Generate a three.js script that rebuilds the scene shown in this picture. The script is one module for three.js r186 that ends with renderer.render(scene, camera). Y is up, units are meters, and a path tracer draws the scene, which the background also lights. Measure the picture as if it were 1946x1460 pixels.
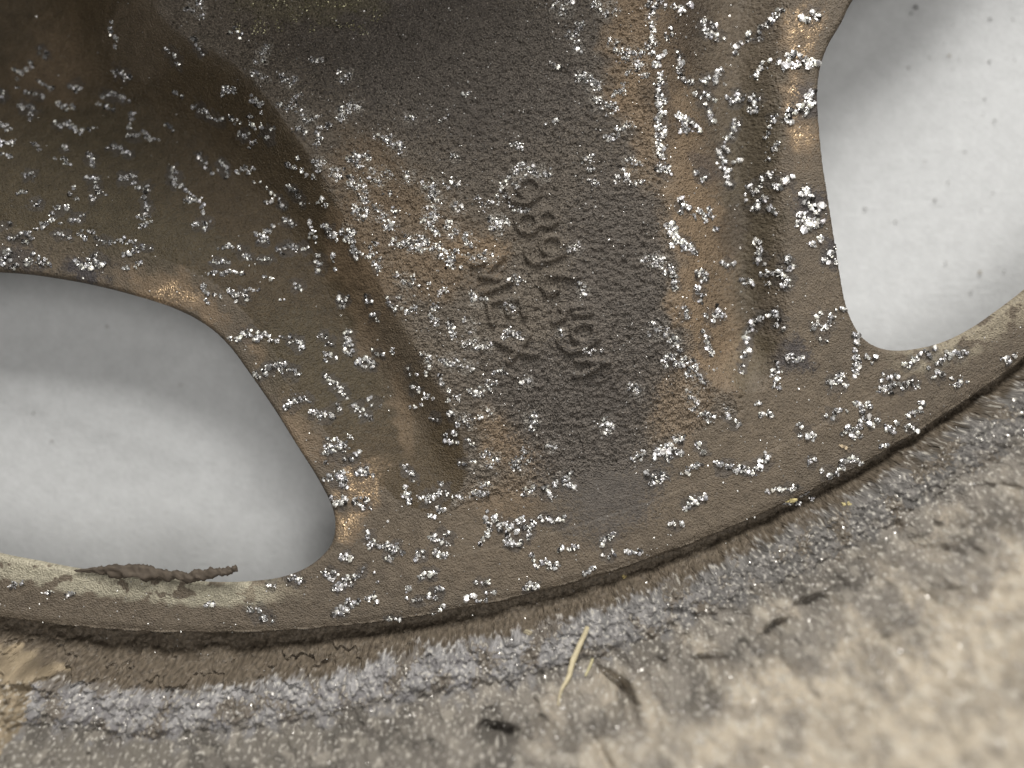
import * as THREE from 'three';
import { mergeGeometries } from 'three/addons/utils/BufferGeometryUtils.js';
import { RectAreaLightUniformsLib } from 'three/addons/lights/RectAreaLightUniformsLib.js';

// ---------------------------------------------------------------- camera, lamps, exposure
// The wheel lies face down, seen from above. Plan measure: 1 step = 0.1 mm, (973, 730) is the world origin.
const P = 1e-4, CX = 973, CY = 730, CAM = 0.17624;
const scene = new THREE.Scene();
const camera = new THREE.PerspectiveCamera(45, 4 / 3, 0.005, 20);
camera.position.set(0, CAM, 0); camera.up.set(0, 0, -1); camera.lookAt(0, 0, 0);
camera.focus = CAM - 0.0004; camera.userData.fStop = 3.3;
const renderer = new THREE.WebGLRenderer({ antialias: true });
renderer.toneMapping = THREE.LinearToneMapping; renderer.toneMappingExposure = 1.5;
renderer.shadowMap.enabled = true; renderer.shadowMap.type = THREE.PCFSoftShadowMap;
renderer.setSize(1024, 768);
RectAreaLightUniformsLib.init();

function lamp(name, label, at, target, w, h, intensity, colour) {
  const g = new THREE.Group(); g.name = name; g.userData = { label, category: 'lamp' };
  g.position.set(...at); g.lookAt(new THREE.Vector3(...target)); scene.add(g);
  const house = new THREE.Mesh(new THREE.BoxGeometry(w + 0.03, h + 0.03, 0.03), new THREE.MeshStandardMaterial({ color: 0xdddddd, roughness: 0.6 }));
  house.name = 'housing'; house.position.z = -0.02; g.add(house);
  const dif = new THREE.Mesh(new THREE.BoxGeometry(w, h, 0.004), new THREE.MeshStandardMaterial({ color: 0xffffff, emissive: colour, emissiveIntensity: 1.0, roughness: 0.5 }));
  dif.name = 'diffuser'; g.add(dif);
  const l = new THREE.RectAreaLight(colour, intensity, w, h); l.name = 'light';
  l.position.z = 0.006; l.rotation.y = Math.PI; l.castShadow = true; g.add(l);
  return g;
}
lamp('unseen_key_lamp', 'unseen lamp out of view beyond the hub, lighting the wheel from that side', [0.03, 0.55, -0.82], [0, 0, 0], 0.42, 0.42, 15.4, 0xfcfaf6);  // lamp out of view, placed to light the wheel from beyond the hub
lamp('added_fill_panel', 'added flat fill panel out of view above the wheel, softening the shade', [0.25, 1.7, 0.1], [0.25, 0, 0.1], 1.3, 1.3, 1.18, 0xfefcf9);  // added overhead fill that lifts the shaded parts

// ---------------------------------------------------------------- helpers
let seed = 12345;
const rnd = () => { seed = (seed * 1664525 + 1013904223) >>> 0; return seed / 4294967296; };
const rr = (a, b) => a + (b - a) * rnd();
const clamp = (x, a = 0, b = 1) => x < a ? a : x > b ? b : x;
const sst = (a, b, x) => { const t = clamp((x - a) / (b - a)); return t * t * (3 - 2 * t); };
const mix = (a, b, t) => a + (b - a) * t;
const PERM = new Uint8Array(512), GX = new Float32Array(256), GY = new Float32Array(256);
{ const p = []; for (let i = 0; i < 256; i++) p[i] = i;
  for (let i = 255; i > 0; i--) { const j = Math.floor(rnd() * (i + 1)); [p[i], p[j]] = [p[j], p[i]]; }
  for (let i = 0; i < 512; i++) PERM[i] = p[i & 255];
  for (let i = 0; i < 256; i++) { const a = rnd() * Math.PI * 2; GX[i] = Math.cos(a) * 1.5; GY[i] = Math.sin(a) * 1.5; } }
function noise(x, y) {
  const xf = Math.floor(x), yf = Math.floor(y), X = xf & 255, Y = yf & 255; x -= xf; y -= yf;
  const u = x * x * x * (x * (x * 6 - 15) + 10), v = y * y * y * (y * (y * 6 - 15) + 10);
  const a = PERM[X] + Y, b = PERM[X + 1] + Y, aa = PERM[a & 511], ab = PERM[(a + 1) & 511], ba = PERM[b & 511], bb = PERM[(b + 1) & 511];
  const n00 = GX[aa] * x + GY[aa] * y, n10 = GX[ba] * (x - 1) + GY[ba] * y, n01 = GX[ab] * x + GY[ab] * (y - 1), n11 = GX[bb] * (x - 1) + GY[bb] * (y - 1);
  const p = n00 + u * (n10 - n00), q = n01 + u * (n11 - n01);
  return p + v * (q - p);
}
const fbm = (x, y, o = 3) => { let s = 0, a = 0.5; for (let i = 0; i < o; i++) { s += a * noise(x, y); x = x * 2.03 + 17.3; y = y * 2.03 + 9.1; a *= 0.5; } return s; };
const spline = (pts, n, closed) => new THREE.CatmullRomCurve3(pts.map(([x, y]) => new THREE.Vector3(x, y, 0)), closed, 'centripetal').getPoints(n).map((v) => [v.x, v.y]);
function polyDist(pts, x, y, closed) {
  let m = 1e12; const n = pts.length;
  for (let i = closed ? 0 : 1; i < n; i++) {
    const a = pts[(i + n - 1) % n], b = pts[i], dx = b[0] - a[0], dy = b[1] - a[1], t = clamp(((x - a[0]) * dx + (y - a[1]) * dy) / (dx * dx + dy * dy + 1e-9));
    const ex = x - a[0] - dx * t, ey = y - a[1] - dy * t, d = ex * ex + ey * ey; if (d < m) m = d;
  }
  return Math.sqrt(m);
}
function inside(pts, x, y) {
  let c = false; const n = pts.length;
  for (let i = 0, j = n - 1; i < n; j = i++) { const a = pts[i], b = pts[j]; if ((a[1] > y) !== (b[1] > y) && x < (b[0] - a[0]) * (y - a[1]) / (b[1] - a[1]) + a[0]) c = !c; }
  return c;
}

// ---------------------------------------------------------------- plan of the wheel
const winA = spline([[0, 517], [137, 534], [252, 561], [338, 590], [396, 623], [435, 660], [471, 709], [518, 777], [561, 846], [604, 914], [630, 968], [635, 1003], [626, 1039], [590, 1075], [540, 1097], [486, 1106], [396, 1108], [306, 1100], [216, 1090], [144, 1082], [72, 1068], [0, 1054], [-150, 1015], [-290, 930], [-360, 790], [-320, 620], [-160, 525]], 200, true);
const winB = spline([[1622, 0], [1602, 40], [1577, 83], [1563, 122], [1556, 173], [1558, 223], [1564, 288], [1573, 353], [1582, 410], [1591, 468], [1600, 525], [1609, 572], [1620, 605], [1642, 641], [1670, 659], [1703, 666], [1750, 662], [1796, 650], [1850, 624], [1893, 594], [1946, 554], [2080, 440], [2220, 270], [2290, 60], [2260, -170], [2150, -330], [2040, -390], [1935, -310], [1835, -180], [1740, -100], [1665, -48]], 200, true);  // upper outline out of view, shaped for the shade it throws on the sheet
const crestA = spline([[220, -900], [240, -420], [265, -100], [290, 0], [350, 70], [470, 140], [560, 250], [620, 340], [690, 470], [760, 600], [830, 720], [880, 830], [885, 920], [835, 985]], 40);
const flangeA = spline([[-520, 395], [-300, 410], [0, 432], [150, 452], [300, 490], [400, 535], [470, 600], [540, 700], [620, 820], [700, 900], [765, 955], [835, 985]], 40);
const crestB = spline([[1215, -900], [1225, -420], [1235, 0], [1245, 200], [1265, 400], [1290, 600], [1320, 700], [1370, 745], [1440, 757]], 24);
const flangeB = spline([[1640, -900], [1590, -420], [1540, -100], [1502, 50], [1492, 250], [1496, 450], [1500, 600], [1488, 690], [1440, 757]], 24);
const valleyA = [...crestA, ...flangeA.slice().reverse(), [-520, -900]], valleyB = [...crestB, ...flangeB.slice().reverse()];
const RCX = 390, RCY = -1377, RR = 2580, DEND = 570;       // wheel axis and seam radius
const seamD = (x, y) => Math.hypot(x - RCX, y - RCY) - RR;
const table = (t, x) => { if (x <= t[0][0]) return t[0][1]; for (let i = 1; i < t.length; i++) if (x <= t[i][0]) { const k = (x - t[i - 1][0]) / (t[i][0] - t[i - 1][0]); return mix(t[i - 1][1], t[i][1], k * k * (3 - 2 * k)); } return t[t.length - 1][1]; };
const CRUST = [[-200, 98], [72, 98], [324, 104], [600, 84], [760, 64], [1009, 66], [1246, 58], [1552, 48], [1840, 32], [2100, 40]];
const crustAt = (x, y) => table(CRUST, x) + 9 * noise(x * 0.021, y * 0.021) + 5 * noise(x * 0.06, y * 0.06);

// window distance: > 0 in the metal, < 0 in an opening, also < 0 past the rim's lip
function winSdf(x, y) {
  let s = 400;
  if (x < 900 && x > -600 && y > 250 && y < 1400) { const d = polyDist(winA, x, y, true); s = Math.min(s, inside(winA, x, y) ? -d : d); }
  if (x > 1250 && y < 900) { const d = polyDist(winB, x, y, true); s = Math.min(s, inside(winB, x, y) ? -d : d); }
  return s;
}
// raised casting marks, traced as strokes
const L5 = (a) => a.map(([u, v]) => [860 + u / 3.04, 280 + v / 3.04]);
const ring = (u, v, a, b) => { const o = []; for (let i = 0; i <= 14; i++) o.push([u + a * Math.cos(i / 14 * 6.2832), v + b * Math.sin(i / 14 * 6.2832)]); return o; };
const LETTERS = [
  [ring(440, 250, 62, 56), [[495, 290], [425, 340], [345, 325], [310, 265]]],
  [ring(432, 452, 60, 56), ring(548, 425, 48, 42)],
  [ring(570, 578, 60, 52), [[638, 622], [545, 665], [470, 680], [428, 650], [428, 590]]],
  [[[525, 738], [718, 762]], [[525, 740], [512, 810], [545, 858], [600, 842]]],
  [[[625, 938], [775, 925]], [[640, 940], [640, 985], [582, 1016]], [[700, 972], [790, 962]]],
  [ring(752, 1076, 66, 56), [[828, 1110], [760, 1160], [672, 1186], [615, 1140], [618, 1075]]],
  [[[712, 1234], [890, 1246]], [[830, 1272], [750, 1318], [702, 1322]]],
  [[[125, 690], [290, 645], [165, 750], [335, 782], [178, 850]]],
  [[[205, 900], [385, 875], [414, 976]], [[205, 900], [216, 960], [236, 1030]], [[295, 888], [320, 966]]],
  [[[260, 1128], [375, 1180], [480, 1204]], [[440, 1085], [375, 1180], [322, 1246]]],
].map((g) => g.map(L5));
function letterDist(x, y) {
  if (x < 870 || x > 1185 || y < 330 || y > 740) return [1e9, -1];
  let m = 1e9, k = -1;
  LETTERS.forEach((g, i) => { for (const s of g) { const d = polyDist(s, x, y, false); if (d < m) { m = d; k = i; } } });
  return [m, k];
}
// regions: 0 spoke pad, 1 flank beside the wide opening, 2 other flank, 3 outer ring, 4 barrel foot, 5 crust bead, 6 barrel
function zone(x, y) {
  const d = seamD(x, y), o = { d, t: 0, w: 0, z: 3, r: d + RR };
  if (d > 0) { const c = crustAt(x, y); o.c = c; o.z = d < c ? 4 : d < c + 62 ? 5 : 6; return o; }
  if (inside(valleyA, x, y)) { const a = polyDist(crestA, x, y), b = polyDist(flangeA, x, y); o.z = 1; o.t = a / (a + b + 1e-6); o.w = a + b; return o; }
  if (inside(valleyB, x, y)) { const a = polyDist(crestB, x, y), b = polyDist(flangeB, x, y); o.z = 2; o.t = a / (a + b + 1e-6); o.w = a + b; return o; }
  const xa = table(CRA, y), xb = table(CRB, y);
  if (x > xa - 40 && x < xb + 40 && o.r < 2390) o.z = 0;
  return o;
}
const CRA = [[-420, 240], [-100, 265], [0, 290], [70, 350], [140, 470], [250, 560], [340, 620], [470, 690], [600, 760], [720, 830], [830, 880], [1000, 900]];
const CRB = [[-420, 1225], [0, 1235], [200, 1245], [400, 1265], [600, 1290], [700, 1320], [745, 1370], [1000, 1440]];
const padUp = (r) => 24 * sst(2400, 2100, r);
function heightOf(x, y, fine = true, zz) {
  const o = zz || zone(x, y), d = o.d; let h = 0, rough = 0.3;
  if (o.z >= 4) {
    const c = o.c;
    const deep = 36 + 16 * sst(1000, 500, x) + 8 * noise(x * 0.014 + 3, y * 0.014);   // a recess behind the ring, then the bead's face
    h = d < c ? -deep * sst(0, 9, d) + (deep + 46) * sst(c * 0.3, c + 8, d) : 46 + 0.42 * (Math.min(d, c + 62) - c);
    if (d > c + 62) h += 0.92 * (d - c - 62);
    h += 13 * (1 - 0.5 * sst(950, 1500, x)) * sst(c - 5, c + 7, d) * (1 - 0.75 * sst(c + 42, c + 66, d));
    rough = o.z === 5 ? 1.6 : o.z === 6 ? 0.9 : 0.8;
    if (fine) {
      if (o.z === 5) { const q = Math.abs(noise(x * 0.052, y * 0.052)); h += (12 * q + 7 * Math.abs(noise(x * 0.12, y * 0.12)) - 4) * (1 - 0.45 * sst(950, 1500, x)); }
      if (o.z === 4) { h += 7 * noise(x * 0.018 + 5, y * 0.03) + 3 * noise(x * 0.07, y * 0.07) + sst(8, 30, d) * (6 * Math.abs(noise(x * 0.06 + 31, y * 0.06)) + 5 * noise(x * 0.11, y * 0.11) + 2.5 * noise(x * 0.25, y * 0.25)) + 14 * sst(0.02, 0.1, noise(x * 0.016 + 60, y * 0.028 + 3) + 0.4 * noise(x * 0.06, y * 0.06)) * sst(14, 40, d) * sst(1100, 600, x); const k = noise(x * 0.022 + 40, y * 0.035); h += 6 * sst(0.12, 0.22, k) * sst(700, 300, x); }
      if (o.z === 6) { const nr = sst(c + 260, c + 90, d); h += 13 * fbm(x * 0.011, y * 0.011, 3) + (2 + 4 * nr) * noise(x * 0.05, y * 0.05); const k = noise(x * 0.03 + 90, y * 0.03); h -= 7 * nr * sst(0.42, 0.62, k); }
      if (x < 240) h += 22 * sst(-2, 22, lumpD(x, y));
      for (const [px, py, a, b, an, dep] of DENTS) { const ex = x - px, ey = y - py; if (ex * ex + ey * ey < 9 * a * a) { const ca = Math.cos(an), sa = Math.sin(an), u = (ex * ca + ey * sa) / a, v = (-ex * sa + ey * ca) / b; h -= dep * Math.exp(-(u * u + v * v)); } }
    }
  } else {
    const e = padUp(o.r);
    if (o.z === 1) { const D = 66 * sst(20, 430, o.w) + 40 * sst(300, 700, o.w), tw = 0.42; const up = o.t < tw ? 0.5 * sst(0, tw, o.t) + 0.5 * Math.sin(o.t / tw * Math.PI / 2) : 1, f = o.t < tw ? up : 1 - sst(tw, 1.08, o.t); h = e * (1 - up) - D * f; rough = 0.38; }
    else if (o.z === 2) { const D = 60 * sst(0, 200, o.w) + 2 * noise(x * 0.03, y * 0.012); const f = o.t < 0.68 ? sst(-0.06, 0.7, o.t) : sst(1.02, 0.66, o.t); h = e * (1 - sst(0, 0.6, o.t)) - D * f; rough = 0.55; }
    else if (o.z === 0) { h = e; rough = 1.4; }
    h += -3 * sst(-14, 0, d);
    // step turned into the ring, parallel to the rim, and a scribed line
    const line = o.r - 2478; h += 1.6 * sst(-2, 2, line) * sst(700, 900, x);
    if (fine) h -= 1.2 * Math.exp(-line * line / 4) * sst(900, 1000, x);
    h += 540 * sst(1130, 1060, Math.hypot(x - RCX, y - RCY));         // hub out of view, height set to shade the upper flank and pad
  }
  if (fine) {
    if (o.z === 0 && letterDist(x, y)[0] < 13) rough = 0.8;
    h += rough * (2.1 * noise(x * 0.085, y * 0.1) + 1.7 * noise(x * 0.17 + 7, y * 0.19) + 0.9 * noise(x * 0.32, y * 0.33)) + 2.4 * fbm(x * 0.012, y * 0.012, 2);
    if (o.z === 0) { const q = 1 - Math.abs(noise(x * 0.075 + 20, y * 0.09)) * 3.2; if (q > 0) h -= 2.6 * q * q; h += 1.5 * noise(x * 0.24 + 3, y * 0.26); const [m] = letterDist(x + 1.2 * noise(x * 0.09, y * 0.09), y + 1.2 * noise(x * 0.09 + 30, y * 0.09)); if (m < 14) h += 8.8 * sst(8.2, 3, m); }
  }
  return h;
}
const DENTS = [], LUMP = [];
const lumpD = (x, y) => { const d = polyDist(LUMP, x, y, true); return inside(LUMP, x, y) ? d : -d; };
// where a spot seen at photo place (px, py) lies on the wheel
function spot(px, py) { let x = px, y = py; for (let i = 0; i < 9; i++) { const h = heightOf(x, y, false); const k = 1 - h * P / CAM; x = CX + (px - CX) * k; y = CY + (py - CY) * k; } return [x, y]; }
for (const [px, py] of [[-260, 1190], [0, 1216], [62, 1236], [140, 1272], [92, 1288], [66, 1300], [48, 1368], [10, 1420], [-60, 1520], [-260, 1520]]) LUMP.push(spot(px, py));
for (const [px, py, a, b, an, dep] of [[1165, 1302, 34, 12, 0.6, 46], [1195, 1345, 30, 13, 1.25, 46], [945, 1397, 38, 12, 0.05, 50], [1480, 1200, 34, 10, -0.6, 40], [1545, 1150, 26, 11, -0.3, 36], [1350, 1258, 36, 8, 0.0, 20], [1770, 1052, 34, 16, 0.1, 18], [1150, 1450, 34, 9, 1.0, 24], [1685, 1222, 9, 9, 0, 12], [1712, 1250, 9, 8, 0, 12], [1637, 1287, 9, 8, 0, 10], [1663, 1310, 9, 8, 0, 10], [1580, 1382, 12, 9, 0, 11], [1820, 1125, 12, 9, 0, 11], [1450, 1440, 14, 10, 0, 12], [1290, 1165, 26, 6, 0.1, 14], [1620, 1440, 12, 9, 0, 10], [1390, 1330, 12, 9, 0, 9], [1255, 1260, 14, 9, 0.2, 14], [1035, 1375, 18, 8, 0.4, 14]]) { const [x, y] = spot(px, py); DENTS.push([x, y, a, b, an, dep]); }

// ---------------------------------------------------------------- corrosion: where each crumb sits (tile origin, then x, y, length, width, angle on a 2.78x enlargement)
const TILES = [
  [0, 0, [[595, 180, 130, 55, 80], [228, 275, 75, 45, 50], [640, 385, 110, 50, 25], [915, 300, 110, 50, 55], [125, 365, 120, 80, -10], [90, 455, 50, 30, 60], [235, 445, 90, 35, 25], [400, 450, 65, 55, 0], [185, 500, 100, 40, 20], [10, 505, 60, 40, 70], [600, 510, 140, 45, 15], [660, 525, 60, 40, 0], [555, 565, 100, 40, 20], [945, 490, 55, 50, 60], [1200, 490, 85, 75, 0], [1350, 560, 110, 90, 40], [1545, 545, 130, 90, -40], [1820, 600, 110, 60, -60], [1060, 580, 70, 50, 50], [1140, 630, 90, 45, 20], [1240, 640, 70, 40, 20], [1330, 650, 70, 60, 60], [1290, 720, 60, 50, 0], [1415, 710, 80, 70, 0], [1335, 765, 40, 40, 0], [150, 580, 110, 60, 45], [350, 565, 90, 55, 25], [320, 660, 70, 40, 0], [380, 670, 120, 50, 15], [460, 690, 70, 50, 0], [25, 670, 80, 60, 40], [20, 770, 90, 80, 0], [30, 825, 70, 40, 20], [690, 640, 80, 50, 80], [700, 720, 80, 35, 0], [790, 720, 110, 35, 30], [895, 670, 65, 40, 50], [610, 785, 90, 40, 10], [670, 810, 50, 30, 30], [190, 770, 70, 35, 50], [340, 785, 30, 30, 0], [345, 850, 100, 40, 30], [480, 840, 90, 45, 50], [155, 920, 50, 50, 0], [120, 1015, 50, 35, -20], [190, 1075, 60, 55, 0], [375, 1020, 60, 45, 80], [490, 945, 60, 40, 0], [505, 1010, 110, 45, 90], [545, 1025, 50, 30, 0], [670, 940, 90, 70, 0], [760, 985, 80, 50, 20], [770, 1090, 110, 45, 80], [770, 1150, 80, 50, 0], [765, 1190, 70, 35, -30], [925, 940, 130, 70, 70], [1030, 1070, 120, 70, 20], [1000, 1030, 60, 50, 60], [1070, 1185, 80, 55, -20], [1070, 850, 90, 30, 50], [1180, 890, 100, 50, 60], [1130, 910, 40, 30, 0], [1300, 895, 100, 50, 15], [1360, 955, 30, 20, 0], [1430, 1010, 70, 30, 40], [1415, 1065, 40, 35, 0], [1490, 1080, 60, 40, 60], [1545, 860, 60, 60, 0], [1550, 1015, 100, 40, 40], [1590, 1060, 60, 30, 50], [1640, 920, 90, 60, 10], [1680, 855, 70, 50, 0], [1885, 845, 100, 80, 0], [1780, 920, 50, 40, 0], [1880, 975, 70, 60, 0], [1700, 1075, 50, 40, 0], [1520, 1175, 70, 40, 30], [1650, 1190, 60, 40, 60], [1745, 1220, 100, 45, 45], [1835, 1230, 60, 60, 0], [1650, 1260, 60, 35, 40], [1400, 1230, 100, 70, -30], [1515, 1315, 110, 60, -10], [1390, 1275, 50, 30, 0], [1600, 1310, 60, 50, 0], [1195, 1305, 80, 30, -10], [1290, 1340, 100, 50, 40], [1400, 1370, 70, 25, 5], [1160, 1390, 80, 30, 0], [1190, 1440, 180, 40, 0], [1690, 1390, 90, 70, 80], [1770, 1390, 60, 40, 80], [1865, 1300, 120, 40, 70], [1900, 1120, 70, 70, 0], [320, 1110, 90, 45, -15], [410, 1150, 70, 50, -30], [265, 1175, 90, 40, -20], [170, 1220, 100, 30, -20], [80, 1255, 80, 20, -20], [20, 1190, 60, 20, -10], [330, 1240, 90, 35, 10], [455, 1235, 80, 50, 0], [140, 1275, 45, 35, 0], [540, 1270, 90, 35, 10], [650, 1275, 130, 45, 0], [735, 1305, 50, 25, 0], [775, 1315, 40, 20, 0], [690, 1335, 70, 30, -20], [710, 1410, 70, 40, -30], [35, 1370, 90, 70, 80], [200, 1380, 130, 80, 0], [510, 1370, 90, 60, 20], [450, 1415, 90, 75, 0], [1385, 285, 110, 45, -60], [1040, 40, 90, 70, 20], [1240, 160, 60, 40, 0], [1370, 405, 80, 30, 20], [1520, 420, 80, 60, 0], [1820, 400, 60, 60, 0], [1670, 320, 60, 50, 0], [1700, 700, 130, 70, -50], [1620, 620, 100, 60, 30], [1590, 690, 50, 40, 0], [1040, 240, 100, 30, 60]]],
  [620, 0, [[1330, 165, 110, 100, -60], [1330, 250, 60, 50, 80], [1250, 45, 110, 90, 0], [1470, 30, 130, 90, 30], [1725, 30, 60, 50, 80], [1720, 90, 60, 45, 80], [1770, 15, 40, 40, 0], [1885, 35, 90, 90, 0], [1720, 190, 100, 40, 80], [1705, 260, 60, 30, 80], [1810, 180, 70, 35, -60], [1870, 310, 60, 40, 70], [1870, 380, 70, 30, 80], [1760, 310, 80, 40, -60], [1690, 370, 70, 60, 0], [1770, 470, 130, 50, 80], [1765, 560, 90, 55, 80], [1770, 650, 100, 50, 80], [1765, 730, 100, 50, 80], [1760, 790, 70, 30, 80], [1775, 860, 90, 55, 80], [1790, 900, 60, 60, 0], [1885, 650, 90, 60, 70], [1360, 410, 70, 50, 0], [1400, 440, 100, 60, 40], [1430, 540, 70, 60, 60], [1530, 240, 70, 50, 50], [1560, 280, 80, 40, 30], [1620, 290, 90, 70, 0], [1640, 350, 60, 50, 0], [1550, 480, 80, 60, -30], [1510, 560, 60, 60, 0], [1500, 605, 40, 40, 0], [1530, 710, 110, 90, -50], [1600, 660, 50, 40, 0], [1210, 345, 60, 60, 60], [1190, 635, 40, 35, 0], [1610, 860, 80, 60, 0], [1555, 950, 80, 60, 0], [1620, 960, 90, 50, 30], [1395, 940, 60, 60, 50], [1380, 850, 50, 40, 0], [1000, 920, 100, 60, -60], [1065, 915, 50, 50, 0], [1135, 920, 80, 70, 0], [940, 970, 60, 40, -50], [1070, 880, 60, 30, 0], [860, 1070, 110, 80, 10], [960, 1060, 60, 40, 80], [1030, 1110, 80, 40, 0], [1010, 770, 60, 50, 40], [900, 1160, 70, 70, 0], [910, 1190, 80, 60, -40], [690, 1100, 50, 50, 0], [545, 1000, 80, 80, 0], [590, 1050, 70, 60, 80], [660, 980, 80, 40, 0], [550, 1130, 80, 80, 0], [540, 1190, 60, 60, 0], [550, 1245, 100, 80, 0], [480, 1280, 90, 90, 0], [450, 1310, 110, 60, 20], [380, 1300, 70, 60, 0], [590, 1330, 80, 60, 10], [660, 1210, 80, 60, 80], [745, 1265, 80, 50, 60], [790, 1360, 80, 50, 10], [850, 1355, 50, 40, 0], [660, 1360, 60, 60, 0], [670, 1400, 70, 60, 60], [300, 715, 80, 50, 0], [375, 775, 90, 50, 50], [165, 840, 100, 80, 20], [275, 935, 100, 90, 0], [440, 935, 60, 40, 80], [55, 915, 60, 50, 80], [160, 970, 80, 40, 30], [200, 1040, 60, 40, 80], [315, 1040, 28, 28, 0], [265, 1130, 130, 60, 20], [185, 1120, 50, 50, 0], [335, 1165, 70, 70, 0], [230, 1330, 80, 60, -40], [265, 1400, 60, 40, 80], [20, 1220, 60, 40, 60], [105, 1225, 50, 40, 0], [130, 1270, 60, 40, 70], [145, 1330, 60, 35, 70], [85, 600, 70, 50, -60], [150, 560, 60, 40, 0], [735, 505, 40, 40, 0], [440, 625, 40, 40, 0], [680, 835, 30, 30, 0], [620, 630, 40, 30, 0], [1310, 1310, 60, 50, 0], [1830, 1230, 110, 50, 60], [1910, 1300, 70, 50, 30], [1845, 1290, 60, 40, 0], [1760, 1380, 60, 50, -40], [1890, 1100, 50, 50, 0]]],
  [1246, 0, [[820, 80, 90, 80, 0], [640, 90, 100, 40, -40], [590, 130, 60, 30, -40], [455, 230, 110, 45, -50], [540, 200, 40, 30, -50], [270, 150, 90, 80, 30], [290, 195, 60, 40, 0], [340, 185, 40, 30, 0], [560, 360, 90, 50, -50], [700, 330, 80, 60, -30], [790, 330, 130, 110, 0], [730, 290, 60, 40, 0], [280, 425, 120, 60, -30], [330, 390, 60, 40, -30], [260, 520, 100, 90, -30], [175, 430, 40, 30, 0], [410, 545, 70, 50, 0], [430, 500, 50, 30, 80], [525, 530, 70, 50, 80], [515, 590, 40, 40, 0], [825, 525, 90, 80, 80], [705, 620, 70, 60, 80], [745, 580, 60, 50, 0], [790, 595, 40, 30, 80], [625, 610, 30, 30, 0], [140, 640, 80, 60, 70], [200, 660, 80, 30, 30], [290, 620, 60, 30, 80], [400, 700, 110, 40, -65], [420, 660, 50, 40, -60], [600, 695, 90, 45, -70], [625, 795, 60, 55, 80], [355, 790, 60, 60, 0], [350, 830, 60, 40, 80], [410, 860, 60, 40, -40], [240, 930, 70, 70, 0], [370, 915, 60, 50, 80], [390, 970, 40, 40, 0], [590, 950, 60, 60, 0], [525, 985, 60, 60, 0], [690, 960, 80, 60, -10], [550, 1080, 80, 60, -40], [490, 1040, 50, 50, -40], [620, 1115, 50, 45, 80], [250, 1120, 110, 110, 0], [130, 1090, 60, 40, 80], [165, 1090, 40, 40, 0], [790, 1030, 70, 60, 80], [850, 1100, 60, 60, 0], [800, 1170, 120, 90, 20], [770, 1190, 70, 50, 0], [850, 1200, 50, 50, 0], [850, 1280, 60, 60, 0], [920, 1360, 85, 75, 80], [550, 1300, 70, 50, 80], [560, 1370, 60, 40, 80], [110, 1230, 100, 50, 60], [175, 1300, 80, 50, 30], [380, 1390, 60, 50, 0], [240, 1440, 70, 50, 0], [75, 1440, 50, 40, 0], [600, 1445, 70, 30, 0], [320, 1215, 25, 25, 0], [690, 1390, 70, 60, 80]]],
  [0, 450, [[1085, 310, 90, 60, 80], [1150, 325, 40, 40, 0], [1225, 310, 80, 60, 60], [1275, 310, 70, 70, 0], [1335, 280, 60, 35, 0], [1415, 215, 50, 30, 0], [1575, 260, 60, 50, 40], [1490, 330, 30, 20, 0], [1810, 340, 60, 60, -60], [1320, 520, 110, 60, 10], [1240, 545, 40, 30, 0], [1390, 525, 60, 50, 0], [1455, 530, 60, 50, 0], [1550, 560, 90, 60, 40], [1705, 520, 40, 30, 0], [1740, 550, 50, 30, 40], [1715, 620, 60, 50, 50], [1750, 640, 40, 40, 0], [1850, 590, 60, 50, 60], [1835, 540, 70, 50, 80], [1420, 690, 80, 60, -20], [1370, 730, 60, 40, 0], [1500, 690, 70, 60, 50], [1545, 720, 70, 60, 50], [1750, 765, 90, 45, 45], [1810, 820, 90, 40, 60], [1890, 900, 60, 50, 50], [1930, 945, 50, 50, 0], [1545, 880, 90, 70, -50], [1615, 855, 50, 40, 0], [1655, 935, 40, 40, 0], [1720, 940, 80, 60, 0], [1775, 910, 60, 50, 80], [1930, 670, 60, 60, 0], [1760, 1130, 110, 90, -20], [1815, 1075, 70, 50, 10], [1750, 1080, 30, 30, 0], [1850, 1180, 60, 50, 0], [1800, 1290, 80, 70, 80], [1910, 1240, 60, 60, 0], [1730, 1280, 40, 40, 0], [1795, 1400, 80, 55, -20], [1900, 1400, 60, 50, 0]]],
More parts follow.
